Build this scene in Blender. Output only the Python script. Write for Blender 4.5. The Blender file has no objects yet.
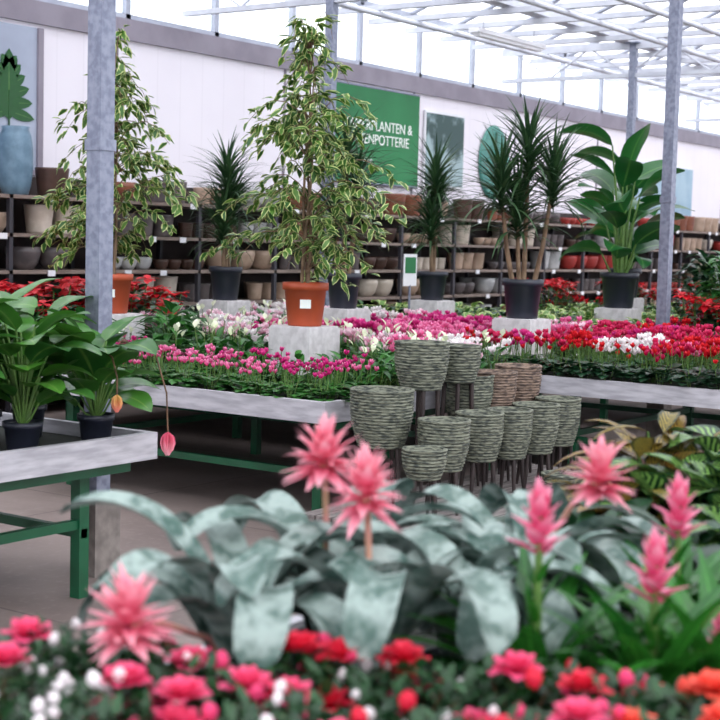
import bpy, math, random
import numpy as np
random.seed(7)
R=random.random
def U(a,b): return a+(b-a)*random.random()
TH=math.radians(35)
def site(r,d):
    # survey offsets (metres right / metres ahead of the visitor's standpoint) -> building axes
    return (r*math.sin(TH)+d*math.cos(TH), -r*math.cos(TH)+d*math.sin(TH))

# ------------------------------------------------------------------ materials
MATS=[]; IDX={}
def lin(c):
    o=[]
    for v in c[:3]:
        v=v/255.0
        o.append(v/12.92 if v<=.04045 else ((v+.055)/1.055)**2.4)
    return (o[0],o[1],o[2],1)
class NT:
    def __init__(s,name):
        s.m=bpy.data.materials.new(name); s.m.use_nodes=True
        s.t=s.m.node_tree; s.t.nodes.clear()
        s.out=s.t.nodes.new('ShaderNodeOutputMaterial')
    def n(s,typ,**k):
        nd=s.t.nodes.new(typ)
        for a,b in k.items(): setattr(nd,a,b)
        return nd
    def l(s,a,b): s.t.links.new(a,b)
    def put(s,sock,v):
        if hasattr(v,'links') or isinstance(v,bpy.types.NodeSocket): s.l(v,sock)
        else: sock.default_value=v
    def math(s,op,a,b=0.0,c=None):
        nd=s.n('ShaderNodeMath',operation=op)
        s.put(nd.inputs[0],a); s.put(nd.inputs[1],b)
        if c is not None: s.put(nd.inputs[2],c)
        return nd.outputs[0]
    def mix(s,f,a,b):
        nd=s.n('ShaderNodeMix',data_type='RGBA')
        s.put(nd.inputs[0],f); s.put(nd.inputs[6],a); s.put(nd.inputs[7],b)
        return nd.outputs[2]
    def ramp(s,v,lo,hi):
        nd=s.n('ShaderNodeMapRange',interpolation_type='SMOOTHSTEP')
        s.put(nd.inputs[0],v); nd.inputs[1].default_value=lo; nd.inputs[2].default_value=hi
        return nd.outputs[0]
    def noise(s,vec,scale,detail=3):
        nd=s.n('ShaderNodeTexNoise'); nd.inputs['Scale'].default_value=scale; nd.inputs['Detail'].default_value=detail
        if vec is not None: s.l(vec,nd.inputs['Vector'])
        return nd.outputs[0]
def reg(name,m):
    IDX[name]=len(MATS); MATS.append(m); return IDX[name]
def mat(name,c1,c2=None,rough=.6,scale=8,metal=0,bump=0.0,stretch=(1,1,1),spec=.5,lo=.3,hi=.7):
    k=NT(name); tc=k.n('ShaderNodeTexCoord'); mp=k.n('ShaderNodeMapping')
    mp.inputs['Scale'].default_value=stretch; k.l(tc.outputs['Object'],mp.inputs[0])
    nz=k.noise(mp.outputs[0],scale,4)
    c2=c2 or tuple(int(x*.88) for x in c1)
    col=k.mix(k.ramp(nz,lo,hi),lin(c1),lin(c2))
    p=k.n('ShaderNodeBsdfPrincipled'); k.l(col,p.inputs['Base Color'])
    p.inputs['Roughness'].default_value=rough; p.inputs['Metallic'].default_value=metal
    p.inputs['Specular IOR Level'].default_value=spec
    if bump:
        b=k.n('ShaderNodeBump'); b.inputs['Strength'].default_value=bump; b.inputs['Distance'].default_value=.01
        k.l(nz,b.inputs['Height']); k.l(b.outputs[0],p.inputs['Normal'])
    k.l(p.outputs[0],k.out.inputs[0]); return reg(name,k.m)
def leafmat(name,c1,c2,kind='plain',c3=None,rough=.4,trans=.2,spec=.5):
    k=NT(name); at=k.n('ShaderNodeAttribute',attribute_name='luv')
    sp=k.n('ShaderNodeSeparateXYZ'); k.l(at.outputs['Vector'],sp.inputs[0])
    u,v,r=sp.outputs
    tc=k.n('ShaderNodeTexCoord'); nz=k.noise(tc.outputs['Object'],30,3)
    base=k.mix(r,lin(c1),lin(c2))
    au=k.math('ABSOLUTE',k.math('SUBTRACT',u,.5))
    c3l=lin(c3) if c3 else lin(tuple(min(255,int(x*1.35+15)) for x in c1))
    if kind=='plain':
        rib=k.math('SUBTRACT',1.0,k.ramp(au,.015,.06))
        base=k.mix(k.math('MULTIPLY',rib,.45),base,c3l)
        base=k.mix(k.math('MULTIPLY',nz,.35),base,lin(tuple(int(x*.7) for x in c2)))
    elif kind=='varieg':
        e=k.ramp(k.math('ADD',au,k.math('MULTIPLY',k.math('SUBTRACT',nz,.5),.5)),.3,.4)
        base=k.mix(e,base,c3l)
    elif kind=='bands':
        # silvery scales: mottled, with irregular cross bands
        tc2=k.noise(tc.outputs['Object'],9,4); tc3=k.noise(tc.outputs['Object'],55,4)
        w=k.math('SINE',k.math('ADD',k.math('MULTIPLY',v,30.0),k.math('MULTIPLY',tc2,18.0)))
        f=k.ramp(k.math('ADD',k.math('MULTIPLY',w,.2),k.math('MULTIPLY',tc3,.95)),.2,.75)
        base=k.mix(f,base,c3l)
    elif kind=='stripes':
        w=k.math('SINE',k.math('SUBTRACT',k.math('MULTIPLY',v,44.0),k.math('MULTIPLY',au,38.0)))
        f=k.math('MULTIPLY',k.ramp(w,-.1,.5),k.math('SUBTRACT',1.0,k.ramp(au,.36,.42)))
        base=k.mix(f,base,c3l)
    elif kind=='petal':
        base=k.mix(k.ramp(v,.2,1.0),base,c3l)
    p=k.n('ShaderNodeBsdfPrincipled'); k.l(base,p.inputs['Base Color']); p.inputs['Roughness'].default_value=rough
    p.inputs['Specular IOR Level'].default_value=spec
    t=k.n('ShaderNodeBsdfTranslucent'); k.l(base,t.inputs[0])
    mx=k.n('ShaderNodeMixShader'); mx.inputs[0].default_value=trans
    k.l(p.outputs[0],mx.inputs[1]); k.l(t.outputs[0],mx.inputs[2]); k.l(mx.outputs[0],k.out.inputs[0])
    return reg(name,k.m)

m_steel=mat('galvanised_steel',(142,147,164),(114,119,138),.45,30,.35)
m_conc=mat('concrete',(144,136,130),(114,106,102),.9,12,0,.3)
m_white=mat('white_paint',(232,232,236),(218,218,224),.5,5)
m_bar=mat('aluminium_glazing_bar',(172,177,190),(154,159,174),.5,5)
m_truss=mat('painted_truss',(202,205,214),(186,189,200),.5,5)
m_band=mat('grey_fascia',(140,133,145),(126,119,131),.6,3)
m_green=mat('green_steel',(16,88,56),(12,74,46),.4,6)
m_tray=mat('whitewashed_board',(190,188,194),(158,156,163),.6,6,0,.2,(1,1,6))
m_soil=mat('potting_soil',(44,34,28),(26,20,16),.95,60,0,.5)
m_mat=mat('capillary_mat',(38,44,34),(26,30,24),.95,20)
m_terra=mat('terracotta_plastic',(180,78,46),(164,70,40),.5,5)
m_black=mat('black_plastic',(38,41,54),(30,33,44),.4,5)
m_plinth=mat('white_concrete_block',(214,210,212),(190,186,188),.85,20,0,.15)
m_shelf=mat('shelf_board',(136,120,112),(108,94,86),.6,6,0,0,(1,8,8))
m_dark=mat('rack_back',(56,45,44),(40,32,32),.8,4)
m_wood=mat('dark_wood_leg',(56,44,42),(38,28,28),.5,20,0,0,(1,1,.2))
m_pallet=mat('grey_wood',(140,132,130),(104,96,94),.8,10,0,.3,(.3,4,4))
m_wick=mat('grey_green_wicker_glaze',(122,125,108),(50,56,50),.6,26,0,.8,(1,1,5),.5,.4,.62)
m_wickb=mat('brown_wicker_glaze',(140,118,102),(70,56,50),.6,26,0,.8,(1,1,5),.5,.4,.62)
m_bark=mat('bark',(140,116,92),(98,78,60),.85,30,0,.4,(1,1,.3))
m_stem=mat('green_stem',(96,130,60),(74,108,48),.5,20)
m_stemb=mat('brown_stem',(104,74,50),(80,58,40),.6,20)
m_stemp=mat('pink_stem',(206,130,130),(180,140,110),.5,20)
m_gsign=mat('green_banner',(34,120,70),(20,96,54),.6,.9)
m_text=mat('white_lettering',(240,244,240),(236,240,236),.6,5)
m_black2=mat('dark_frame',(56,54,62),(46,44,50),.5,5)
m_poster=mat('photo_poster',(150,172,176),(44,72,70),.5,2.2,0,0,(1,1,1),.5,.45,.55)
m_teal=mat('teal_disc',(58,120,112),(84,146,134),.5,5)
m_blue=mat('pale_blue_panel',(130,160,182),(156,182,196),.5,2)
m_lamp=mat('lamp_housing',(240,240,245),(232,232,236),.4,5)
PC=[]
for i,(a,b) in enumerate([((180,156,138),(154,132,114)),((132,78,58),(110,62,44)),((184,184,184),(154,156,158)),((98,90,90),(74,68,70)),((80,56,48),(60,42,34)),((160,140,104),(132,114,84)),((106,134,154),(82,110,130)),((164,46,40),(134,38,34)),((202,192,180),(178,166,152))]):
    PC.append(mat('glazed_ceramic_%d'%i,a,b,.45,9))
l_cyc=leafmat('cyclamen_leaf',(40,98,50),(26,72,38),'plain',(112,152,112),.5)
l_fol=leafmat('foliage_leaf',(58,122,42),(32,84,34),'plain',None,.4)
l_dark=leafmat('dark_leaf',(30,72,40),(18,50,30),'plain',None,.35)
l_lime=leafmat('pothos_leaf',(114,154,60),(56,108,50),'varieg',(200,210,140),.4)
l_ficus=leafmat('ficus_leaf',(88,130,50),(42,88,38),'varieg',(198,206,136),.4,.3)
l_drac=leafmat('dracaena_leaf',(66,100,60),(34,66,42),'plain',(122,150,98),.4)
l_strel=leafmat('paddle_leaf',(38,106,44),(20,74,34),'plain',(112,162,80),.3)
l_med=leafmat('medinilla_leaf',(76,132,46),(42,96,40),'plain',(140,176,88),.3)
l_aech=leafmat('urn_plant_leaf',(62,90,82),(84,106,98),'bands',(150,166,160),.6,.06,.3)
l_guz=leafmat('guzmania_leaf',(60,132,42),(30,92,34),'plain',None,.25)
l_cal=leafmat('calathea_leaf',(22,58,32),(28,68,36),'stripes',(128,170,84),.35)
l_crot=leafmat('spotted_leaf',(34,58,32),(96,44,34),'stripes',(164,140,58),.4)
l_az=leafmat('azalea_leaf',(40,84,42),(22,54,32),'plain',None,.4)
def petal(n,a,b,c): return leafmat(n,a,b,'petal',c,.55,.3,.3)
p_pink=petal('pink_petal',(230,96,158),(218,72,138),(246,150,194))
p_mag=petal('magenta_petal',(204,28,124),(184,20,108),(226,72,152))
p_red=petal('red_petal',(202,16,38),(178,10,28),(224,42,52))
p_crim=petal('crimson_petal',(204,16,84),(174,10,62),(226,66,116))
p_white=petal('white_petal',(244,236,236),(236,224,230),(250,246,246))
p_lp=petal('pale_pink_petal',(240,168,200),(244,198,216),(250,224,234))
p_poin=petal('poinsettia_bract',(208,44,54),(224,84,92),(222,66,72))
p_sp=petal('white_spathe',(222,232,186),(236,238,212),(238,242,220))
p_aech=petal('urn_plant_bract',(226,96,130),(236,130,154),(248,178,190))
p_guz=petal('guzmania_bract',(220,66,120),(234,104,148),(248,166,190))
p_az=petal('azalea_pink_petal',(230,36,100),(236,72,130),(240,96,138))
p_azr=petal('azalea_red_petal',(214,14,50),(226,36,66),(232,56,84))
p_azo=petal('azalea_coral_petal',(232,52,46),(238,78,64),(242,102,84))
p_yel=petal('yellow_bud',(222,206,110),(236,180,130),(240,140,130))

# ------------------------------------------------------------------ mesh kit
def mk(V,F,mi,u,v,rnd,smooth):
    V=np.asarray(V,float); F=np.asarray(F,int).reshape(-1,4)
    A=np.empty((len(V),3)); A[:,0]=u; A[:,1]=v; A[:,2]=rnd
    return (V,F,np.full(len(F),mi,int),A,np.full(len(F),smooth,bool))
def join(ps):
    off=0; Fs=[]
    for p in ps: Fs.append(p[1]+off); off+=len(p[0])
    return (np.concatenate([p[0] for p in ps]),np.concatenate(Fs),np.concatenate([p[2] for p in ps]),np.concatenate([p[3] for p in ps]),np.concatenate([p[4] for p in ps]))
def rot(rz=0,ry=0,rx=0):
    c,s=math.cos(rz),math.sin(rz); Z=np.array([[c,-s,0],[s,c,0],[0,0,1]])
    c,s=math.cos(ry),math.sin(ry); Y=np.array([[c,0,s],[0,1,0],[-s,0,c]])
    c,s=math.cos(rx),math.sin(rx); X=np.array([[1,0,0],[0,c,-s],[0,s,c]])
    return Z@Y@X
def xf(T,loc=(0,0,0),rz=0,ry=0,rx=0,s=1):
    V=(T[0]*s)@rot(rz,ry,rx).T+np.array(loc,float)
    return (V,)+T[1:]
def build(name,T,loc=(0,0,0),parent=None):
    if isinstance(T,list): T=join(T)
    V,F,M,A,S=T
    me=bpy.data.meshes.new(name)
    me.vertices.add(len(V)); me.vertices.foreach_set('co',V.astype(np.float32).ravel())
    me.loops.add(F.size); me.loops.foreach_set('vertex_index',F.astype(np.int32).ravel())
    me.polygons.add(len(F)); me.polygons.foreach_set('loop_start',(np.arange(len(F))*4).astype(np.int32))
    try: me.polygons.foreach_set('loop_total',np.full(len(F),4,np.int32))
    except Exception: pass
    us,inv=np.unique(M,return_inverse=True)
    for i in us: me.materials.append(MATS[i])
    me.polygons.foreach_set('material_index',inv.astype(np.int32).ravel())
    me.polygons.foreach_set('use_smooth',S)
    a=me.attributes.new('luv','FLOAT_VECTOR','POINT'); a.data.foreach_set('vector',A.astype(np.float32).ravel())
    me.update(calc_edges=True)
    ob=bpy.data.objects.new(name,me); ob.location=loc
    bpy.context.scene.collection.objects.link(ob)
    if parent: ob.parent=parent
    return ob
def grid(nr,nc,wrap=False):
    F=[]
    for i in range(nr-1):
        for j in range(nc if wrap else nc-1):
            j2=(j+1)%nc
            F.append((i*nc+j,i*nc+j2,(i+1)*nc+j2,(i+1)*nc+j))
    return np.array(F)
GC={}
def cgrid(a,b,w=False):
    k=(a,b,w)
    if k not in GC: GC[k]=grid(a,b,w)
    return GC[k]
PROF={
 'ovate':lambda v:np.maximum(.04,np.sin(np.pi*np.clip(v,0,1)**.8)**.85),
 'broad':lambda v:np.maximum(.05,np.sin(np.pi*np.clip(v,0,1)**.85)**.62),
 'lance':lambda v:np.maximum(.05,np.sin(np.pi*v**.6)),
 'heart':lambda v:np.maximum(.06,np.sqrt(np.clip(1-(1.9*(v-.42))**2*(.95),0,1))),
 'strap':lambda v:np.clip((.78+.22*v)*np.sqrt(np.clip(1-v**14,0,1)),.2,1),
 'blade':lambda v:np.maximum(.04,(1-v**2.2)*(.75+.25*np.sin(np.pi*v))),
 'petal':lambda v:np.maximum(.2,np.sin(np.pi*(v*.8+.12))),
}
def leaf(L,W,seg=4,a0=.6,bend=1.,fold=.25,prof='ovate',cols=3,mi=0,rnd=None,ruf=0,pw=1.0):
    v=np.linspace(0,1,seg+1); ang=a0-bend*(v[:-1]+.5/seg)**pw
    x=np.concatenate([[0],np.cumsum(np.cos(ang))])*L/seg
    z=np.concatenate([[0],np.cumsum(np.sin(ang))])*L/seg
    an=(a0-bend*v**pw)[:,None]; w=(PROF[prof](v)*W/2)[:,None]; c=np.linspace(-1,1,cols)[None]
    up=fold*np.abs(c)**1.3*w
    if ruf: up=up+ruf*W*np.sin(v[:,None]*11+c*2+R()*6)*np.abs(c)
    X=x[:,None]-np.sin(an)*up; Z=z[:,None]+np.cos(an)*up; Y=w*c
    V=np.stack([X,Y,Z],-1).reshape(-1,3)
    uu=np.broadcast_to((c+1)/2,X.shape).ravel(); vv=np.broadcast_to(v[:,None],X.shape).ravel()
    return mk(V,cgrid(seg+1,cols),mi,uu,vv,R() if rnd is None else rnd,True)
def tube(pts,rad,n=6,mi=0):
    P=np.array(pts,float); m=len(P); r=np.broadcast_to(np.array(rad,float),(m,))
    T=np.gradient(P,axis=0); T/=np.linalg.norm(T,axis=1)[:,None]+1e-9
    ref=np.array([.31,.87,.12]) if abs(T[:,1]).max()<.8 else np.array([.9,.1,.35])
    A=np.cross(T,ref); A/=np.linalg.norm(A,axis=1)[:,None]+1e-9; B=np.cross(T,A)
    th=np.linspace(0,2*np.pi,n,endpoint=False)
    V=P[:,None]+r[:,None,None]*(np.cos(th)[None,:,None]*A[:,None]+np.sin(th)[None,:,None]*B[:,None])
    return mk(V.reshape(-1,3),cgrid(m,n,True),mi,.3,np.repeat(np.linspace(0,1,m),n),.5,True)
def lathe(prof,n=20,mi=0,wob=0):
    P=np.array(prof,float); th=np.linspace(0,2*np.pi,n,endpoint=False)
    V=np.stack([P[:,0:1]*np.cos(th),P[:,0:1]*np.sin(th),np.broadcast_to(P[:,1:2],(len(P),n))],-1)
    if wob:
        nz=np.random.default_rng(3).random((len(P),n,1)); nz=(nz+np.roll(nz,1,1)+np.roll(nz,2,1))/3
        V[...,:2]*=(1+wob*(nz-.5))
    return mk(V.reshape(-1,3),cgrid(len(P),n,True),mi,.3,.5,.5,True)
def box(x0,x1,y0,y1,z0,z1,mi):
    V=[];F=[]
    def q(a,b,c,d):
        i=len(V); V.extend([a,b,c,d]); F.append((i,i+1,i+2,i+3))
    q((x0,y0,z0),(x0,y1,z0),(x1,y1,z0),(x1,y0,z0)); q((x0,y0,z1),(x1,y0,z1),(x1,y1,z1),(x0,y1,z1))
    q((x0,y0,z0),(x1,y0,z0),(x1,y0,z1),(x0,y0,z1)); q((x0,y1,z0),(x0,y1,z1),(x1,y1,z1),(x1,y1,z0))
    q((x0,y0,z0),(x0,y0,z1),(x0,y1,z1),(x0,y1,z0)); q((x1,y0,z0),(x1,y1,z0),(x1,y1,z1),(x1,y0,z1))
    return mk(V,F,mi,.3,.5,.5,False)
def pot(d,h,mi,n=20,label=False):
    ps=[lathe([(.001,0),(.36*d,0),(.37*d,.01),(.45*d,.82*h),(.5*d,.83*h),(.5*d,h),(.465*d,h),(.46*d,.88*h)],n,mi),
                 lathe([(.46*d,.9*h),(.001,.91*h)],n,m_soil)]
    if label: ps.append(xf(box(.425*d,.435*d+.004,-.035,.035,h*.42,h*.62,m_text),(0,0,0),math.radians(218)))
    return join(ps)

# ------------------------------------------------------------------ building shell
S0,S1,T0,T1=-4.0,31.0,-5.3,10.0
def floor_mat():
    k=NT('concrete_floor'); tc=k.n('ShaderNodeTexCoord')
    br=k.n('ShaderNodeTexBrick'); br.offset=0; br.inputs['Scale'].default_value=1.0
    br.inputs['Brick Width'].default_value=2.0; br.inputs['Row Height'].default_value=2.0
    br.inputs['Mortar Size'].default_value=.006
    br.inputs['Color1'].default_value=lin((140,126,121)); br.inputs['Color2'].default_value=lin((130,116,111)); br.inputs['Mortar'].default_value=lin((86,76,74))
    k.l(tc.outputs['Object'],br.inputs[0])
    n1=k.noise(tc.outputs['Object'],1.3,7); n2=k.noise(tc.outputs['Object'],26,3)
    c=k.mix(k.math('MULTIPLY',k.ramp(n1,.4,.7),.7),br.outputs[0],lin((98,85,82)))
    c=k.mix(k.math('MULTIPLY',k.ramp(n2,.5,.8),.25),c,lin((160,150,147)))
    p=k.n('ShaderNodeBsdfPrincipled'); k.l(c,p.inputs[0]); p.inputs['Roughness'].default_value=.65
    k.l(p.outputs[0],k.out.inputs[0]); return reg('concrete_floor',k.m)
m_floor=floor_mat()
def panel_mat():
    k=NT('white_wall_panel'); tc=k.n('ShaderNodeTexCoord'); sp=k.n('ShaderNodeSeparateXYZ'); k.l(tc.outputs['Object'],sp.inputs[0])
    w=k.math('FRACT',k.math('MULTIPLY',sp.outputs[0],3.0)); g=k.math('LESS_THAN',w,.05)
    n1=k.noise(tc.outputs['Object'],1.2,3)
    c=k.mix(n1,lin((236,231,238)),lin((224,218,227))); c=k.mix(k.math('MULTIPLY',g,.1),c,lin((180,174,182)))
    p=k.n('ShaderNodeBsdfPrincipled'); k.l(c,p.inputs[0]); p.inputs['Roughness'].default_value=.6
    k.l(p.outputs[0],k.out.inputs[0]); return reg('white_wall_panel',k.m)
m_panel=panel_mat()
def glass_mat(name,tint,f):
    k=NT(name); tr=k.n('ShaderNodeBsdfTransparent'); tr.inputs[0].default_value=lin(tint)
    tc=k.n('ShaderNodeTexCoord'); nz=k.noise(tc.outputs['Object'],.7,2)
    d=k.n('ShaderNodeBsdfTranslucent'); k.l(k.mix(nz,lin((235,238,242)),lin((205,210,216))),d.inputs[0])
    mx=k.n('ShaderNodeMixShader'); mx.inputs[0].default_value=f
    k.l(tr.outputs[0],mx.inputs[1]); k.l(d.outputs[0],mx.inputs[2]); k.l(mx.outputs[0],k.out.inputs[0]); return reg(name,k.m)
m_roof=glass_mat('roof_glass',(246,248,250),.25)
m_glass=glass_mat('clear_glass',(238,244,246),.12)
m_win=mat('frosted_window',(164,172,190),(148,156,174),.25,1.5)

build('floor',box(S0,S1,T0,T1,-.1,0,m_floor))
build('wall_back',box(S0,S1,T1,T1+.15,0,3.42,m_panel))
build('trim_fascia',box(S0,S1,T1-.04,T1+.16,3.42,3.62,m_band))
tr=[]
s=S0+1.1
while s<S1:
    tr.append(box(s-.015,s+.015,T1-.012,T1,2.0,3.42,m_band)); s+=2.6
build('trim_joints',join(tr))
def glazed(nm,x0,x1,y0,y1,z0,z1,along,step):
    ps=[]
    if along=='x':
        ym=(y0+y1)/2
        ps.append(mk([(x0,ym,z0),(x1,ym,z0),(x1,ym,z1),(x0,ym,z1)],[(0,1,2,3)],m_glass,.3,.5,.5,False))
        ps+=[box(x0,x1,y0,y1,z0,z0+.06,m_bar),box(x0,x1,y0,y1,z1-.06,z1,m_bar)]
        a=x0
        while a<x1+.01: ps.append(box(a-.03,a+.03,y0,y1,z0,z1,m_bar)); a+=step
    else:
        xm=(x0+x1)/2
        ps.append(mk([(xm,y0,z0),(xm,y1,z0),(xm,y1,z1),(xm,y0,z1)],[(0,1,2,3)],m_glass,.3,.5,.5,False))
        ps+=[box(x0,x1,y0,y1,z0,z0+.06,m_bar),box(x0,x1,y0,y1,z1-.06,z1,m_bar)]
        a=y0
        while a<y1+.01: ps.append(box(x0,x1,a-.03,a+.03,z0,z1,m_bar)); a+=step
    return build(nm,join(ps))
glazed('window_1',S0,S1,T1+.04,T1+.10,3.62,4.4,'x',1.3)
build('wall_front',box(S0,S1,T0-.15,T0,0,1.0,m_panel)); glazed('window_2',S0,S1,T0-.10,T0-.04,1.0,4.4,'x',1.6)
build('wall_left',box(S0-.15,S0,T0,T1,0,1.0,m_panel)); glazed('window_3',S0-.10,S0-.04,T0,T1,1.0,4.4,'y',1.6)
build('wall_right',box(S1,S1+.15,T0,T1,0,2.6,m_panel)); glazed('window_4',S1+.04,S1+.10,T0,T1,2.6,4.4,'y',1.6)
# roof : Venlo bays
G=[T0,-2.0,1.35,4.76,8.16,T1+.1]
cg=[];cb=[]
for a,b in zip(G[:-1],G[1:]):
    mid=(a+b)/2; zr=4.38+(b-a)*.2
    for (p,zp,q,zq) in ((a,4.38,mid,zr),(mid,zr,b,4.38)):
        cg.append(mk([(S0,p,zp),(S1,p,zp),(S1,q,zq),(S0,q,zq)],[(0,1,2,3)],m_roof,.3,.5,.5,False))
        s=S0
        while s<S1:
            cb.append(tube([(s,p,zp-.02),(s,(p+q)/2,(zp+zq)/2-.02),(s,q,zq-.02)],.03,4,m_bar)); s+=1.07
    cb.append(box(S0,S1,mid-.04,mid+.04,zr-.1,zr,m_bar))
build('ceiling',join(cg)); build('roof_glazing_bars',join(cb))
gt=[box(S0,S1,g-.09,g+.09,4.2,4.38,m_truss) for g in G[1:-1]]
build('roof_gutter',join(gt))
tb=[]
s=-1.7
while s<S1:
    tb.append(box(s-.035,s+.035,T0,T1,4.12,4.18,m_truss)); s+=.8
for s in (-1.7,4.71,11.05,17.5,23.9,30.2):
    tb.append(box(s-.03,s+.03,T0,T1,3.76,3.81,m_truss)); tb.append(box(s-.03,s+.03,T0,T1,4.16,4.22,m_truss))
    t=T0;k2=0
    while t<T1-.4:
        z=(3.8,4.16) if k2%2==0 else (4.16,3.8)
        tb.append(tube([(s,t,z[0]),(s,t+.28,(z[0]+z[1])/2),(s,t+.56,z[1])],.012,4,m_truss)); t+=.56; k2+=1
for t in (9.3,7.4,6.5,5.6,3.6,2.4,.2):
    tb.append(tube([(S0,t,4.08),(10,t,4.08),(S1,t,4.08)],.032,6,m_truss))
build('roof_truss',join(tb))
# posts
for (s,t) in ((4.71,4.755),(11.05,4.745),(11.05,8.16),(17.5,8.07),(17.5,4.76),(4.71,8.16),(23.9,8.16),(23.9,4.76)):
    p=[box(-.043,.043,-.043,.043,.3,4.2,m_steel),box(-.08,.08,-.075,.075,0,.36,m_conc),
       box(-.065,.065,-.065,.065,.36,.375,m_steel),box(-.05,.05,-.05,.05,1.93,1.98,m_steel),box(-.1,.1,-.1,.1,4.185,4.2,m_steel)]
    build('steel_post',join(p),(s,t,0))
# light fittings
for (s,t) in ((15.0,8.5),(20.5,7.0),(12.0,2.0),(6.0,2.0)):
    build('ceiling_lamp',join([box(-.8,.8,-.07,.07,0,.05,m_lamp),box(-.75,.75,-.045,.045,-.035,0,m_lamp),
        tube([(-.6,0,.04),(-.6,0,.1),(-.6,0,.2)],.006,4,m_steel),tube([(.6,0,.04),(.6,0,.1),(.6,0,.2)],.006,4,m_steel)]),(s,t,3.93))

# ------------------------------------------------------------------ pottery racking on back wall
SH=[.3,.62,.93,1.24,1.55,1.87]
rk=[]
for z in SH: rk.append(box(3.5,27,9.3,9.84,z-.03,z,m_shelf))
s=3.5
while s<27.1:
    rk.append(box(s-.02,s+.02,9.3,9.34,0,1.87,m_black2)); rk.append(box(s-.02,s+.02,9.8,9.84,0,2.0,m_black2)); s+=1.175
rk.append(box(3.5,27,9.85,9.88,0,2.05,m_dark))
for z in SH[1:]:
    s=3.7
    while s<26.8:
        if R()<.5: rk.append(box(s,s+.08,9.288,9.298,z-.05,z,m_white))
        s+=U(.3,.9)
build('pottery_shelving',join(rk))
def vase(d,h,kind,mi,n=16):
    if kind=='bowl': pr=[(.001,0),(.28,0),(.42,.3),(.5,.75),(.5,1),(.46,1),(.44,.7),(.2,.2),(.001,.15)]
    elif kind=='cyl': pr=[(.001,0),(.38,0),(.41,.1),(.49,.92),(.5,1),(.46,1),(.42,.3),(.001,.25)]
    else: pr=[(.001,0),(.36,0),(.44,.15),(.5,.4),(.49,.7),(.44,.88),(.38,.95),(.4,1),(.36,1),(.3,.9),(.001,.5)]
    return lathe([(a*d,b*h) for a,b in pr],n,mi)
pp=[]
seq={5:[1,4,1,0,4,1,3,0,2],4:[1,4,0,8,0,8,3,4,2],3:[3,4,8,0,3,2,4,0,3],2:[2,8,0,3,2,6,8,3,0],1:[3,2,0,4,2,1,8,3,0],0:[3,2,4,3,2,0,3,4,2]}
for ti,z in enumerate(SH):
    s=3.7; k=0
    while s<26.6:
        w=U(.6,1.2); d=random.choice([.15,.18,.22,.26,.3]); kind=random.choice(['bowl','cyl','cyl','bowl'])
        h=d*(.65 if kind=='bowl' else .95); h=min(h,.25); ci=seq[ti][k%9]; k+=1
        if s>17.5 and R()<.35: ci=7
        e=min(s+w,26.7); a=s+d/2
        while a<e-d/2:
            if ti==5 and 7.9<a<8.8: a+=d; continue
            pp.append(xf(vase(d,h,kind,PC[ci]),(a,9.5,z)))
            if R()<.5 and ti<5: pp.append(xf(vase(d*.9,h,kind,PC[ci],10),(a,9.72,z)))
            a+=d*U(1.05,1.25)
        s=e+.06
build('ceramic_pots_on_shelf',join(pp))
build('blue_vase',vase(.3,.58,'tall',PC[6],24),(8.46,9.55,1.87))
# pictures / banner
ban=build('green_banner',join([box(13.35,15.35,9.94,9.96,2.25,3.37,m_gsign),tube([(13.35,9.95,3.38),(14.4,9.95,3.38),(15.35,9.95,3.38)],.015,6,m_steel),tube([(13.35,9.95,2.25),(14.4,9.95,2.25),(15.35,9.95,2.25)],.015,6,m_steel)]))
def text(body,x,y,z,size,par):
    c=bpy.data.curves.new('lettering','FONT'); c.body=body; c.size=size; c.extrude=.002; c.space_line=.95
    c.materials.append(MATS[m_text]); o=bpy.data.objects.new('lettering',c); bpy.context.scene.collection.objects.link(o)
    o.location=(x,y,z); o.rotation_euler=(math.pi/2,0,0); o.parent=par
text('KAMERPLANTEN &\nBINNENPOTTERIE',13.74,9.935,2.88,.172,ban)
text('groen voor in huis',13.74,9.935,2.5,.08,ban)
def onwall(T,x,z,ang=0,y=9.942):
    V=T[0]; c,s=math.cos(ang),math.sin(ang); a=V[:,1]*c+V[:,0]*s; b=-V[:,1]*s+V[:,0]*c
    return (np.stack([x+a,y+V[:,2]*.02,z+b],-1),)+T[1:]
def poster(name,x0,x1,z0,z1,mi):
    return build(name,join([box(x0,x1,9.95,9.965,z0,z1,mi),box(x0-.03,x1+.03,9.96,9.985,z0-.03,z1+.03,m_white)]))
poster('plant_photo_poster',15.55,16.45,2.3,3.2,m_poster)
poster('blue_wall_panel',21.3,24.2,2.15,2.95,m_blue)
th=np.linspace(0,2*np.pi,28,endpoint=False)
def disc(rx,rz,y): return [(rx*math.cos(t),y,rz*math.sin(t)) for t in th]
ring=disc(.001,.001,-.03)+disc(.38,.47,-.03)+disc(.4,.5,0)
build('teal_wall_disc',join([mk(ring,cgrid(3,28,True),m_teal,.5,.5,.5,False),box(-.02,.02,-.04,-.02,-.75,.4,m_green)]),(17.3,9.98,2.68))
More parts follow.
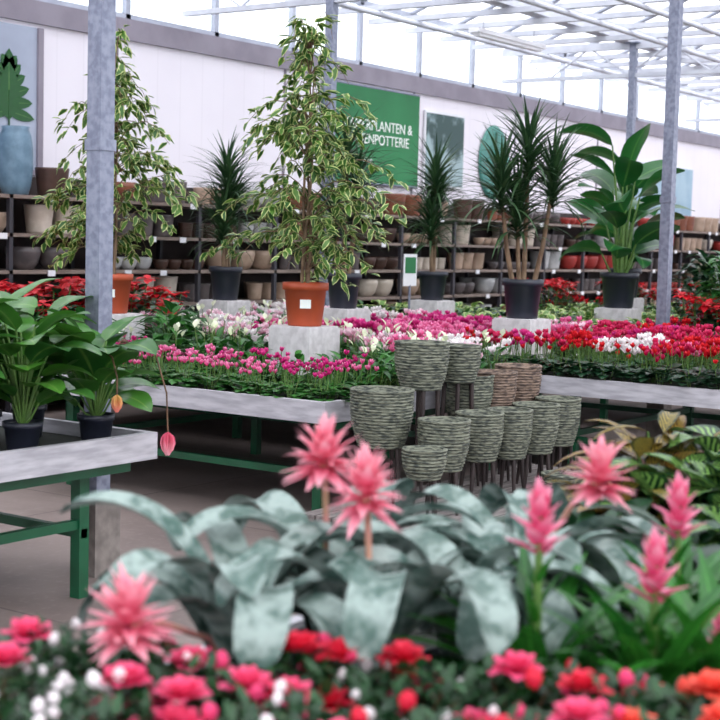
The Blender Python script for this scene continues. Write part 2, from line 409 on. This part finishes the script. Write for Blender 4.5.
# monstera graphic on the window
mon=[]
for sd in (-1,1):
    for k in range(6):
        mon.append(onwall(leaf(.30-.028*k,.105,6,0,0,0,'broad',3,l_strel,.4),8.74,2.62+.07*k,sd*(1.75-.24*k),9.955))
mon.append(onwall(leaf(.3,.14,6,0,0,0,'broad',3,l_strel,.4),8.74,2.86,0,9.955))
mon.append(onwall(leaf(.5,.24,6,0,0,0,'broad',3,l_strel,.4),8.74,2.54,0,9.953))
mon.append(box(8.735,8.75,9.95,9.955,2.4,2.8,l_strel))
build('monstera_window_graphic',join(mon))
wn=[box(6.4,9.1,9.965,9.99,2.1,3.38,m_win)]
for a in (6.4,7.75,9.1): wn.append(box(a-.03,a+.03,9.94,9.99,2.1,3.38,m_band))
wn+= [box(6.4,9.1,9.94,9.99,2.07,2.12,m_band)]
build('window_5',join(wn))

# ------------------------------------------------------------------ benches
def bench(name,x0,x1,y0,y1,H,rim=.115,th=.035):
    p=[box(x0,x1,y0,y0+th,H-rim,H,m_tray),box(x0,x1,y1-th,y1,H-rim,H,m_tray),
       box(x0,x0+th,y0+th,y1-th,H-rim,H,m_tray),box(x1-th,x1,y0+th,y1-th,H-rim,H,m_tray),
       box(x0+th,x1-th,y0+th,y1-th,H-.09,H-.06,m_mat),
       box(x0+.08,x1-.08,y0+.08,y0+.13,H-.17,H-rim,m_green),box(x0+.08,x1-.08,y1-.13,y1-.08,H-.17,H-rim,m_green)]
    xs=[x0+.22,x1-.28]; ny=max(2,int(round((y1-y0)/1.7))+1)
    ys=np.linspace(y0+.18,y1-.24,ny)
    for a in xs:
        for b in ys: p.append(box(a,a+.055,b,b+.055,0,H-rim,m_green))
        p.append(box(a+.01,a+.045,ys[0],ys[-1]+.05,.26,.30,m_green))
    for b in ys: p.append(box(xs[0],xs[1],b+.01,b+.045,.30,.34,m_green))
    return build(name,join(p))
bench('display_bench',1.6,4.59,4.27,5.9,.71)
bench('display_bench',6.06,8.36,4.46,8.7,.71)
bench('display_bench',8.43,10.9,1.2,8.9,.71)
bench('display_bench',11.25,13.6,2.0,8.9,.71)
bench('display_bench',14.3,16.6,3.0,8.3,.71)
bench('display_bench',.95,4.6,.42,1.85,.75)
TR=.65
# ------------------------------------------------------------------ bedding templates
def cyclamen(pm,nfl=9,h=.2,lm=None,nl=24,pet=.043):
    lm=l_cyc if lm is None else lm; ps=[]
    for i in range(nl):
        a=U(0,6.28); r=.12*math.sqrt(R())
        ps.append(xf(leaf(.07,.07,3,U(.1,.5),U(.3,.9),.15,'heart',3,lm),(r*math.cos(a),r*math.sin(a),h*(.62-.3*(r/.12)**2)),a))
    for i in range(nfl):
        a=U(0,6.28); r=.09*math.sqrt(R()); z=h*U(.95,1.35); x,y=r*math.cos(a),r*math.sin(a)
        ps.append(tube([(x*.3,y*.3,.04),(x*.9,y*.9,z*.7),(x,y,z)],.0025,3,m_stem))
        a2=U(0,6.28); rn=R()
        for k in range(5):
            ps.append(xf(leaf(pet*U(.9,1.1),pet*.8,2,U(.6,1.2),-.3,.15,'petal',2,pm,rn),(x,y,z),a2+k*1.257,0,0))
    return join(ps)
def leafy(n,L,W,h,rad,lm,prof='lance',nfl=0,fm=None,fl=.06):
    ps=[]
    for i in range(n):
        a=U(0,6.28); q=R(); r=rad*(.2+.6*q)
        z=h*U(.45,.9)*(1-.3*q)
        ps.append(xf(leaf(L*U(.8,1.1),W*U(.8,1.1),5,U(.2,1.1),U(.7,1.5),.25,prof,3,lm),(r*math.cos(a),r*math.sin(a),z),a+U(-.4,.4)))
        if i%2==0: ps.append(tube([(0,0,.02),(r*.5*math.cos(a),r*.5*math.sin(a),z*.6),(r*math.cos(a),r*math.sin(a),z)],.003,3,m_stem))
    for i in range(nfl):
        a=U(0,6.28); r=rad*.7*math.sqrt(R()); z=h*U(1.0,1.3)
        ps.append(tube([(0,0,.02),(r*.7*math.cos(a),r*.7*math.sin(a),z*.7),(r*math.cos(a),r*math.sin(a),z)],.003,3,m_stem))
        ps.append(xf(leaf(fl,fl*.6,3,U(.8,1.3),.4,.4,'ovate',3,fm),(r*math.cos(a),r*math.sin(a),z),U(0,6.28)))
    return join(ps)
def poinsettia(pm,h=.5):
    ps=[]
    for k in range(6):
        a=k*1.05+U(-.3,.3); r=U(.03,.14); x,y=r*math.cos(a),r*math.sin(a); z=h*U(.7,1.0)
        ps.append(tube([(0,0,.05),(x*.7,y*.7,z*.5),(x,y,z)],.005,4,m_stem))
        for j in range(9):
            ps.append(xf(leaf(U(.07,.115),.058,3,U(-.3,.6),U(.3,.8),.15,'ovate',3,pm),(x,y,z),j*.7+U(-.2,.2)))
    for k in range(56):
        a=U(0,6.28); r=U(.04,.15); z=h*U(.25,.9)
        ps.append(xf(leaf(U(.09,.14),.07,3,U(0,.6),U(.5,1.1),.15,'ovate',3,l_dark),(r*math.cos(a),r*math.sin(a),z),a+U(-.4,.4)))
    return join(ps)
NV=3
K={}
for nm,pm in (('pink',p_pink),('mag',p_mag),('red',p_red),('crim',p_crim),('white',p_white),('lp',p_lp)):
    K['c_'+nm]=[cyclamen(pm,13) for i in range(NV)]
K['mini']=[cyclamen(random.choice([p_mag,p_pink,p_pink]),8,.17,l_fol,36,.03) for i in range(6)]
K['edge']=[cyclamen(p_red,3,.22,l_dark,44,.035) for i in range(NV)]
K['low']=[cyclamen(p_white,1,.08,l_fol,34,.03) for i in range(NV)]
K['fol']=[leafy(30,.13,.05,.26,.13,l_fol) for i in range(NV)]
K['tall']=[leafy(44,.17,.065,.42,.15,l_fol) for i in range(NV)]
K['dark']=[leafy(34,.12,.05,.28,.13,l_dark) for i in range(NV)]
K['spath']=[leafy(28,.14,.045,.25,.12,l_fol,'lance',5,p_sp) for i in range(NV)]
K['pothos']=[leafy(30,.11,.07,.3,.14,l_lime,'heart') for i in range(NV)]
K['qpoin']=[poinsettia(p_poin) for i in range(NV)]
K['qpoinr']=[poinsettia(p_red) for i in range(NV)]
PL=[]
def bed(x0,x1,y0,y1,sp,zone):
    groups={}
    nx=int((x1-x0)/sp); ny=int((y1-y0)/sp)
    for i in range(nx):
        for j in range(ny):
            x=x0+(i+.5)*(x1-x0)/nx+U(-.03,.03); y=y0+(j+.5)*(y1-y0)/ny+U(-.03,.03)
            if any(abs(x-a)<.26 and abs(y-b)<.26 for a,b in PL): continue
            k=zone(x,y)
            if any(-.66<x-a<.1 and -.55<y-b<.1 for a,b in PL): k='low'
            T=xf(random.choice(K[k]),(x,y,TR),U(0,6.28),0,0,U(.9,1.12))
            key={'c':'cyclamen_bed','m':'pink_flower_bed','e':'cyclamen_bed','l':'foliage_plant_bed','t':'foliage_plant_bed','f':'foliage_plant_bed','d':'foliage_plant_bed','s':'peace_lily_bed','q':'poinsettia_bed','p':'pothos_bed'}[k[0]]
            groups.setdefault(key,[]).append(T)
    for k,v in groups.items(): build(k,join(v))
ch=random.choice
F1=(7.49,5.69);F2=(7.44,7.38);D1=(9.95,8.46);D2=(9.76,7.02);D3=(12.06,7.60);D4=(9.8,5.36);ST=(12.46,5.80);ST2=(15.2,7.0)
PL+= [F1,F2,D1,D2,D3,D4,ST,ST2]
def zA(x,y):
    q=y/x
    if q>1.02: return ch(['qpoin','qpoin','tall','qpoinr']) if x>7.0 else ch(['tall','fol','dark'])
    if q>.9 and x>7.0: return ch(['tall','qpoin','fol','fol','c_lp'])
    if x<6.8: return 'mini' if y<7.1 else 'fol'
    if x<7.45: return ch(['spath','fol','fol'])
    if y<6.3: return ch(['c_white','c_pink','spath','c_white','c_lp'])
    return ch(['spath','fol','c_white','c_lp'])
def zB(x,y):
    q=y/x
    if x<8.8 and y<5.3: return 'edge'
    if y<3.95: return ch(['c_red','c_crim','c_crim','c_pink'])
    if y<4.3: return 'c_white' if x<9.6 else 'c_crim'
    if y<4.7: return ch(['c_crim','c_red','c_mag'])
    if y<5.2: return ch(['c_crim','c_mag','c_crim','c_pink'])
    if y<5.7: return ch(['c_lp','c_pink','c_pink'])
    if y<6.6: return ch(['c_pink','c_mag','c_mag','c_pink'])
    if q>.98: return ch(['qpoin','qpoin','qpoinr','tall'])
    if q>.915: return ch(['qpoin','tall','qpoinr','fol'])
    if y<7.1: return ch(['c_white','c_lp','c_mag','c_pink'])
    if y<7.6: return ch(['c_white','c_lp','c_white','fol'])
    return ch(['c_white','fol','spath','c_lp'])
def zC(x,y):
    if y<5.0: return ch(['c_red','qpoinr','dark','c_crim'])
    return ch(['pothos','fol','pothos','dark'])
bed(6.12,8.3,4.52,8.6,.19,zA)
bed(8.5,10.84,2.6,8.8,.19,zB)
bed(11.32,13.5,2.6,8.8,.24,zC)
bed(14.4,16.5,4.4,8.2,.27,lambda x,y: ch(['c_red','qpoinr','fol','pothos']))
def plinth(p,h=.35,w=.165):
    build('concrete_plinth',join([box(-w,w,-w,w,0,h-.01,m_plinth),box(-w+.008,w-.008,-w+.008,w-.008,h-.01,h,m_plinth)]),(p[0],p[1],TR))
for p in PL: plinth(p)
PZ=TR+.35
# ------------------------------------------------------------------ trees
def ficus(h=1.62,wid=.44,seed=1,nb=96):
    random.seed(seed); ps=[]
    for k in range(3):
        ph=k*2.1; pts=[(.025*math.cos(ph+z*5),.025*math.sin(ph+z*5),.22+z*h*.85) for z in np.linspace(0,1,14)]
        ps.append(tube(pts,np.linspace(.013,.005,14),6,m_bark))
    for i in range(nb):
        f=R(); z0=.32+f*(h-.12)
        f2=(z0-.3)/h
        rm=wid*(.85+.15*min(1,f2*4) if f2<.34 else max(.14,1-(f2-.34)*1.3))*U(.45,1.15)
        az=U(0,6.28); up=U(.02,.34)
        pts=[]
        for q in np.linspace(0,1,6):
            pts.append((rm*q*math.cos(az+q*.3),rm*q*math.sin(az+q*.3),z0+up*math.sin(q*2.2)-.18*q*q))
        ps.append(tube(pts,np.linspace(.005,.0015,6),4,m_bark))
        n=int(7+rm*30)
        for j in range(n):
            q=U(.25,1.0); kx=q*5; i0=min(4,int(kx)); fr=kx-i0
            p=[pts[i0][c]*(1-fr)+pts[i0+1][c]*fr for c in range(3)]
            ps.append(xf(leaf(U(.075,.115),U(.036,.05),3,U(-1.0,.3),U(.2,.8),.25,'ovate',3,l_ficus),(p[0]+U(-.02,.02),p[1]+U(-.02,.02),p[2]+U(-.02,.02)),az+U(-1.6,1.6),0,U(-.5,.5)))
    return ps
for i,p in enumerate((F1,F2)):
    build('potted_weeping_fig',join([pot(.3,.28,m_terra,28,True)]+[xf(t,(0,0,0),i*1.9) for t in ficus(1.6 if i==0 else 1.58,.6 if i==0 else .52,5+i)]),(p[0],p[1],PZ))
def dracaena(heads,L,n,seed,W=.024):
    random.seed(seed); ps=[]
    for (x,y,z) in heads:
        ps.append(tube([(x*.3,y*.3,.15),(x*.7,y*.7,z*.55),(x,y,z)],[.022,.018,.014],8,m_bark))
        for i in range(n):
            q=i/n; a=i*2.4+U(-.2,.2)
            ps.append(xf(leaf(L*U(.75,1.1),W,6,U(.1,.7)+.85*q,U(.6,1.9)*(1-.5*q),.3,'blade',3,l_drac),(x,y,z-.16+.28*q),a))
    return ps
def drac(p,heads,L,n,seed,d=.3,h=.3,W=.03):
    build('potted_dracaena',join([pot(d,h,m_black,28)]+dracaena(heads,L,n,seed,W)),(p[0],p[1],PZ))
drac(D1,[(0,0,1.02),(.11,.03,.82),(-.1,-.04,.64)],.44,105,11)
drac(D2,[(0,0,1.22),(.1,-.04,.95),(-.1,.04,.7)],.46,100,12,.3,.29)
drac(D3,[(0,0,1.12),(.1,.05,.88),(-.1,-.03,.68)],.46,105,13,.3,.28)
drac(D4,[(.02,0,1.2),(.16,-.14,1.0),(-.17,.12,.95),(-.03,.05,.75)],.5,105,14,.32,.3,.03)
def paddle(seed,n=17):
    random.seed(seed); ps=[]
    for i in range(n):
        a=i*2.4+U(-.3,.3)+3.6; q=i/(n-1); r=U(.1,.2)*(1.2-.6*q); z=.45+.8*q+U(-.05,.05)
        ps.append(tube([(0.03*math.cos(a),.03*math.sin(a),.24),(r*.5*math.cos(a),r*.5*math.sin(a),z*.65),(r*math.cos(a),r*math.sin(a),z)],[.014,.011,.008],6,m_stem))
        ps.append(xf(leaf(U(.42,.6),U(.26,.32),9,U(.5,1.0)+.2*q,U(.7,1.7)*(1-.25*q),.15,'broad',5,l_strel,None,.02),(r*math.cos(a),r*math.sin(a),z),a,0,U(-.6,.6)))
    # one tall leaf arching towards the entrance
    ps.append(tube([(0,0,.24),(-.02,.04,.9),(-.05,.1,1.5)],[.014,.011,.008],6,m_stem))
    ps.append(xf(leaf(.55,.3,9,.8,1.2,.15,'broad',5,l_strel),(-.05,.1,1.5),2.2,0,.3))
    return ps
for p,sd in ((ST,21),(ST2,22)):
    build('potted_bird_of_paradise',join([pot(.36,.33,m_black,28)]+paddle(sd)),(p[0],p[1],PZ))
random.seed(31)
for (x,y) in ((12.3,4.65),(12.9,5.1),(14.7,5.6),(15.6,6.0),(14.9,4.9),(16.1,5.4)):
    build('potted_foliage_shrub',join([pot(.28,.25,m_black)]+[xf(leafy(80,.22,.09,.75,.26,ch([l_fol,l_dark,l_strel]),'ovate'),(0,0,.2))]),(x,y,TR))
build('plant_sign',join([box(-.11,.11,-.004,.004,.5,.8,m_white),box(-.09,.09,-.006,-.004,.62,.77,m_gsign),box(-.008,.008,-.008,.008,0,.51,m_steel)]),(11.42,7.45,TR))
build('plant_sign',join([box(-.11,.11,-.004,.004,.45,.72,m_white),box(-.008,.008,-.008,.008,0,.46,m_steel)]),(11.6,4.35,TR))

# ------------------------------------------------------------------ medinilla on the left bench
def medinilla(seed,h=.42,n=28):
    random.seed(seed); ps=[pot(.16,.145,m_black,24)]
    for i in range(n):
        a=i*2.4+U(-.4,.4); q=i/n; r=.03+.08*R(); z=.2+h*q*.8
        ps.append(tube([(0,0,.12),(r*.5*math.cos(a),r*.5*math.sin(a),z*.7),(r*math.cos(a),r*math.sin(a),z)],.005,5,m_stem))
        ps.append(xf(leaf(U(.2,.29),U(.14,.18),8,U(.3,.85)+.2*q,U(.6,1.3),.12,'broad',5,l_med,None,.02),(r*math.cos(a),r*math.sin(a),z),a,0,U(-.4,.4)))
    return ps
def pendant(end,sc=1.0,yel=False):
    ps=[]; pm=p_yel if yel else p_aech
    x,y,z=end
    for k in range(3):
        for j in range(6):
            ps.append(xf(leaf(.075*sc*(1.15-.2*k),.04*sc,4,-1.15-.1*k,.7,.45,'ovate',3,pm),(x,y,z),j*1.047+k*.5))
    return ps
b=(4.37,4.42)
ps=medinilla(41,.34)
e1=(4.47-b[0],4.10-b[1],.74-TR); e2=(4.29-b[0],4.22-b[1],.90-TR)
ps.append(tube([(0,0,.3),(.05,-.1,.46),(.09,-.25,.42),(.1,-.31,.25),e1],.004,5,m_stemb)); ps+=pendant(e1,1.2)
ps.append(tube([(0,0,.3),(-.04,-.08,.42),(-.07,-.16,.4),(-.08,-.2,.32),e2],.004,5,m_stemb)); ps+=pendant(e2,.9,True)
build('potted_medinilla',join(ps),(b[0],b[1],TR))
for i,(x,y,h) in enumerate(((3.98,4.44,.44),(4.40,4.87,.44),(4.1,4.82,.52),(3.6,4.5,.45),(3.7,5.0,.5))):
    build('potted_medinilla',join(medinilla(50+i,h)),(x,y,TR))

# ------------------------------------------------------------------ planters on the low pallet
PZT=.17
pl=[]
x0,x1,y0,y1=5.80,8.15,3.42,4.42
y=y0
while y<y1-.05: pl.append(box(x0,x1,y,y+.085,.145,.17,m_pallet)); y+=.1
for a in (x0,(x0+x1)/2-.05,x1-.1): pl.append(box(a,a+.1,y0,y1-.02,.1,.145,m_pallet)); pl+= [box(a,a+.09,b,b+.09,0,.1,m_green) for b in (y0+.02,y1-.14)]
build('wooden_pallet',join(pl))
def planter(X,Y,top,h,d,brown=False,seed=0):
    x,y=site(X,Y); z0=top-h-PZT; ps=[]; nb=int(round(h/.0165)); K2=nb*4; pr=[(.001,0),(d*.3,0)]
    for k in range(K2+1):
        q=k/K2; r=d/2*(.72+.28*math.sin(min(1,q*1.3)*math.pi/2))
        pr.append((r+(-.0045,.0015,.0035,.0015)[k%4],q*h))
    pr+=[(d/2+.004,h+.002),(d/2+.004,h+.014),(d/2-.014,h+.014),(d/2-.018,h*.8),(d/2*.7,h*.2),(.001,h*.18)]
    mi=m_wickb if brown else m_wick
    ps.append(xf(lathe(pr,56,mi,.04),(0,0,z0),seed))
    if z0>.03:
        for k in range(4):
            a=seed+k*1.571; r0=d*.3; r1=d*.40
            ps.append(tube([(r0*math.cos(a),r0*math.sin(a),z0+.03),((r0+r1)/2*math.cos(a),(r0+r1)/2*math.sin(a),z0/2),(r1*math.cos(a),r1*math.sin(a),0)],[.014,.012,.008],8,m_wood))
    build('planter_on_legs' if z0>.03 else 'planter_bowl',join(ps),(x,y,PZT))
for i,a in enumerate([(.12,7.5,.78,.29,.33),(.34,7.95,1.0,.25,.30),(.44,7.4,.64,.25,.27),(.56,8.2,.97,.2,.25),(.63,8.35,.79,.25,.29),
   (.785,8.5,.80,.25,.28,True),(.96,8.75,.82,.25,.28,True),(.656,7.8,.635,.25,.26),(.84,8.0,.634,.26,.25),(1.02,8.3,.635,.27,.27),(1.19,8.62,.64,.27,.27),(.33,7.1,.53,.14,.22),(1.14,7.95,.29,.12,.24)]):
    planter(*a[:5],brown=len(a)>5,seed=i*.7)

# ------------------------------------------------------------------ foreground bench plants
def urn_plant(seed,n=14,L=.43,fl=None,sc=1):
    random.seed(seed); ps=[pot(.15,.13,m_black,24)]
    for i in range(n):
        q=i/n; a=i*2.4+U(-.25,.25)+seed
        ps.append(xf(leaf(L*U(.8,1.15)*sc,U(.074,.09),18,1.25+.25*q,U(2.6,4.2)*(1-.3*q),.4,'strap',7,l_aech,None,.014,1.85),(.02*math.cos(a),.02*math.sin(a),.11),a,0,U(-.2,.2)))
    if fl:
        x,y,z=fl; ps.append(tube([(0,0,.1),(x*.3,y*.3,.1+(z-.1)*.6),(x*.75,y*.75,.1+(z-.1)*.92),(x,y,z)],[.005,.005,.006,.008],8,m_stemp))
        for k in range(54):
            q=k/54; a=k*2.4
            ps.append(xf(leaf(.082*U(.75,1.15)*(1-.2*q),.026,5,-.45+1.9*q+U(-.2,.2),U(-.2,.5),.3,'lance',3,p_aech),(x,y,z-.02+.045*q),a))
    return ps
def put_urn(X,Y,seed,flX=None,flY=None,flz=None,**k):
    b=site(X,Y); f=None
    if flX is not None:
        e=site(flX,flY); f=(e[0]-b[0],e[1]-b[1],flz-FG)
    build('potted_urn_plant',join(urn_plant(seed,fl=f,**k)),(b[0],b[1],FG))
FG=.69
put_urn(-.19,2.38,61,-.325,2.05,.99)
put_urn(-.05,2.64,62,-.06,2.55,1.16)
put_urn(.03,2.38,63,.015,2.38,1.13)
put_urn(.33,2.75,64,.44,2.6,1.13)
put_urn(.19,2.52,66,n=13)
def guz(seed,stem,sc=1,n=32):
    random.seed(seed); ps=[pot(.13,.12,m_black,24)]
    for i in range(n):
        q=i/n; a=i*2.4+U(-.2,.2)
        ps.append(xf(leaf(.3*U(.8,1.1)*sc,.058,9,.6+.75*q,U(1.0,1.7)*(1-.4*q),.25,'blade',5,l_guz),(.015*math.cos(a),.015*math.sin(a),.1+.03*q),a))
    z=stem
    ps.append(tube([(0,0,.1),(.003,0,z*.6),(0,0,z)],[.009,.008,.006],8,m_stem))
    for k in range(18):
        q=k/18; a=k*2.4
        ps.append(xf(leaf(.068*(1-.2*q),.03,5,.5+.9*q,U(-.1,.5)*(1-q),.45,'lance',3,p_guz),(0,0,z-.07+.085*q),a))
    for k in range(8):
        q=k/8; a=k*2.4; ps.append(xf(leaf(.09,.018,4,1.2,.5,.4,'lance',3,l_guz),(0,0,.16+(z-.26)*q),a))
    return ps
for i,(X,Y,z) in enumerate(((.295,2.3,1.12),(.48,2.28,1.05),(.585,2.6,1.09),(.60,2.3,.93))):
    b=site(X,Y); build('potted_guzmania',join(guz(70+i,z-FG)),(b[0],b[1],FG))
def azalea(seed,pm,nb,bud,nbud,rad=.14):
    random.seed(seed); ps=[pot(.13,.11,m_black,20)]
    def dome(k=1.0,lo=.05):
        a=U(0,6.28); ph=math.acos(U(lo,1)); r=rad*k
        return (r*math.sin(ph)*math.cos(a),r*math.sin(ph)*math.sin(a),.125+r*.9*math.cos(ph)),a,ph
    for i in range(16):
        p,a,ph=dome(.9); ps.append(tube([(0,0,.09),(p[0]*.5,p[1]*.5,.09+(p[2]-.09)*.6),p],[.004,.003,.002],4,m_stemb))
    for i in range(420):
        p,a,ph=dome(U(.65,1.02)); ps.append(xf(leaf(U(.028,.044),U(.014,.021),3,U(-.2,1.2),U(.2,.9),.3,'ovate',3,l_az),p,U(0,6.28)))
    for i in range(nb):
        p,a,ph=dome(1.06,.45)
        for w,(n,a0,L) in enumerate(((5,.1,.042),(5,.55,.037),(5,1.0,.03),(3,1.35,.02))):
            for j in range(n):
                ps.append(xf(leaf(L,L*.95,4,a0,U(-.3,.4),.2,'petal',5,pm,R(),.06),p,j*6.283/n+w*.6))
    for i in range(nbud):
        p,a,ph=dome(1.12,.3); q=U(.7,1.2)*(.009 if bud==p_white else .012)
        ps.append(xf(lathe([(.001,-q),(q*.7,-q*.5),(q,.2*q),(q*.7,1.0*q),(.001,1.5*q)],10,bud),p,0,U(-.4,.4),U(-.4,.4)))
    return ps
AZ=[(-.50,1.98,p_az,2,p_white,18),(-.34,1.90,p_az,4,p_white,18),(-.22,1.98,p_az,10,p_az,6),(-.07,2.1,p_azr,4,p_az,9),(.09,2.04,p_azr,3,p_white,14),(.24,2.07,p_az,3,p_azr,7),(.40,1.98,p_azr,2,p_az,4),(.56,1.97,p_azo,5,p_azo,4),(-.08,1.87,p_az,5,p_white,12),(.1,1.82,p_azr,3,p_azr,8),(.28,1.84,p_az,4,p_az,8),(-.32,2.12,p_az,3,p_white,10),(.44,1.80,p_azo,3,p_azr,5),(-.46,2.16,p_az,1,p_white,8)]
for i,a in enumerate(AZ):
    b=site(a[0],a[1]); build('potted_azalea',join(azalea(80+i,*a[2:])),(b[0],b[1],FG))
random.seed(99)
for (X,Y,nm,lm,L,W,h) in ((.80,3.6,'potted_calathea',l_cal,.19,.12,.30),(.95,3.5,'potted_calathea',l_cal,.19,.12,.31),(.66,3.45,'potted_croton',l_crot,.15,.055,.28),(.84,3.95,'potted_croton',l_crot,.18,.06,.38),(.74,3.75,'potted_croton',l_crot,.17,.06,.34),
     (.70,3.0,'potted_peperomia',l_dark,.15,.08,.26),(.5,3.25,'potted_peperomia',l_dark,.15,.08,.24),(.74,2.7,'potted_peperomia',l_fol,.15,.08,.23),(.88,3.15,'potted_calathea',l_cal,.18,.11,.27),(1.02,3.9,'potted_calathea',l_cal,.2,.12,.34)):
    b=site(X,Y); build(nm,join([pot(.14,.12,m_black),xf(leafy(46,L,W,h,.15,lm,'ovate'),(0,0,.05))]),(b[0],b[1],FG))

# ------------------------------------------------------------------ light
w=bpy.data.worlds.new('overcast_sky'); bpy.context.scene.world=w; w.use_nodes=True
nt=w.node_tree; bg=nt.nodes['Background']; tc=nt.nodes.new('ShaderNodeTexCoord'); nz=nt.nodes.new('ShaderNodeTexNoise'); nz.inputs['Scale'].default_value=2
mx=nt.nodes.new('ShaderNodeMix'); mx.data_type='RGBA'; mx.inputs[6].default_value=(.9,.93,1,1); mx.inputs[7].default_value=(1,.97,.99,1)
nt.links.new(tc.outputs['Generated'],nz.inputs[0]); nt.links.new(nz.outputs[0],mx.inputs[0]); nt.links.new(mx.outputs[2],bg.inputs[0]); bg.inputs[1].default_value=2.75
sd=bpy.data.lights.new('sun','SUN'); sd.energy=2.6; sd.angle=math.radians(60); sd.color=(1,.98,.97)
so=bpy.data.objects.new('sun',sd); so.rotation_euler=(math.radians(35),math.radians(-20),0); bpy.context.scene.collection.objects.link(so)
# ------------------------------------------------------------------ camera
from mathutils import Matrix
cd=bpy.data.cameras.new('camera'); cam=bpy.data.objects.new('camera',cd); bpy.context.scene.collection.objects.link(cam)
cd.lens=72.5; cd.sensor_width=36; cd.clip_start=.05; cd.clip_end=200
cam.matrix_world=Matrix.Translation((0,0,1.55))@Matrix.Rotation(math.radians(-55),4,'Z')@Matrix.Rotation(math.radians(90-4.65),4,'X')@Matrix.Rotation(.026,4,'Z')
cd.dof.use_dof=True; cd.dof.focus_distance=7.6; cd.dof.aperture_fstop=5.0
bpy.context.scene.camera=cam
bpy.context.scene.view_settings.view_transform='Standard'
bpy.context.scene.view_settings.look='None'
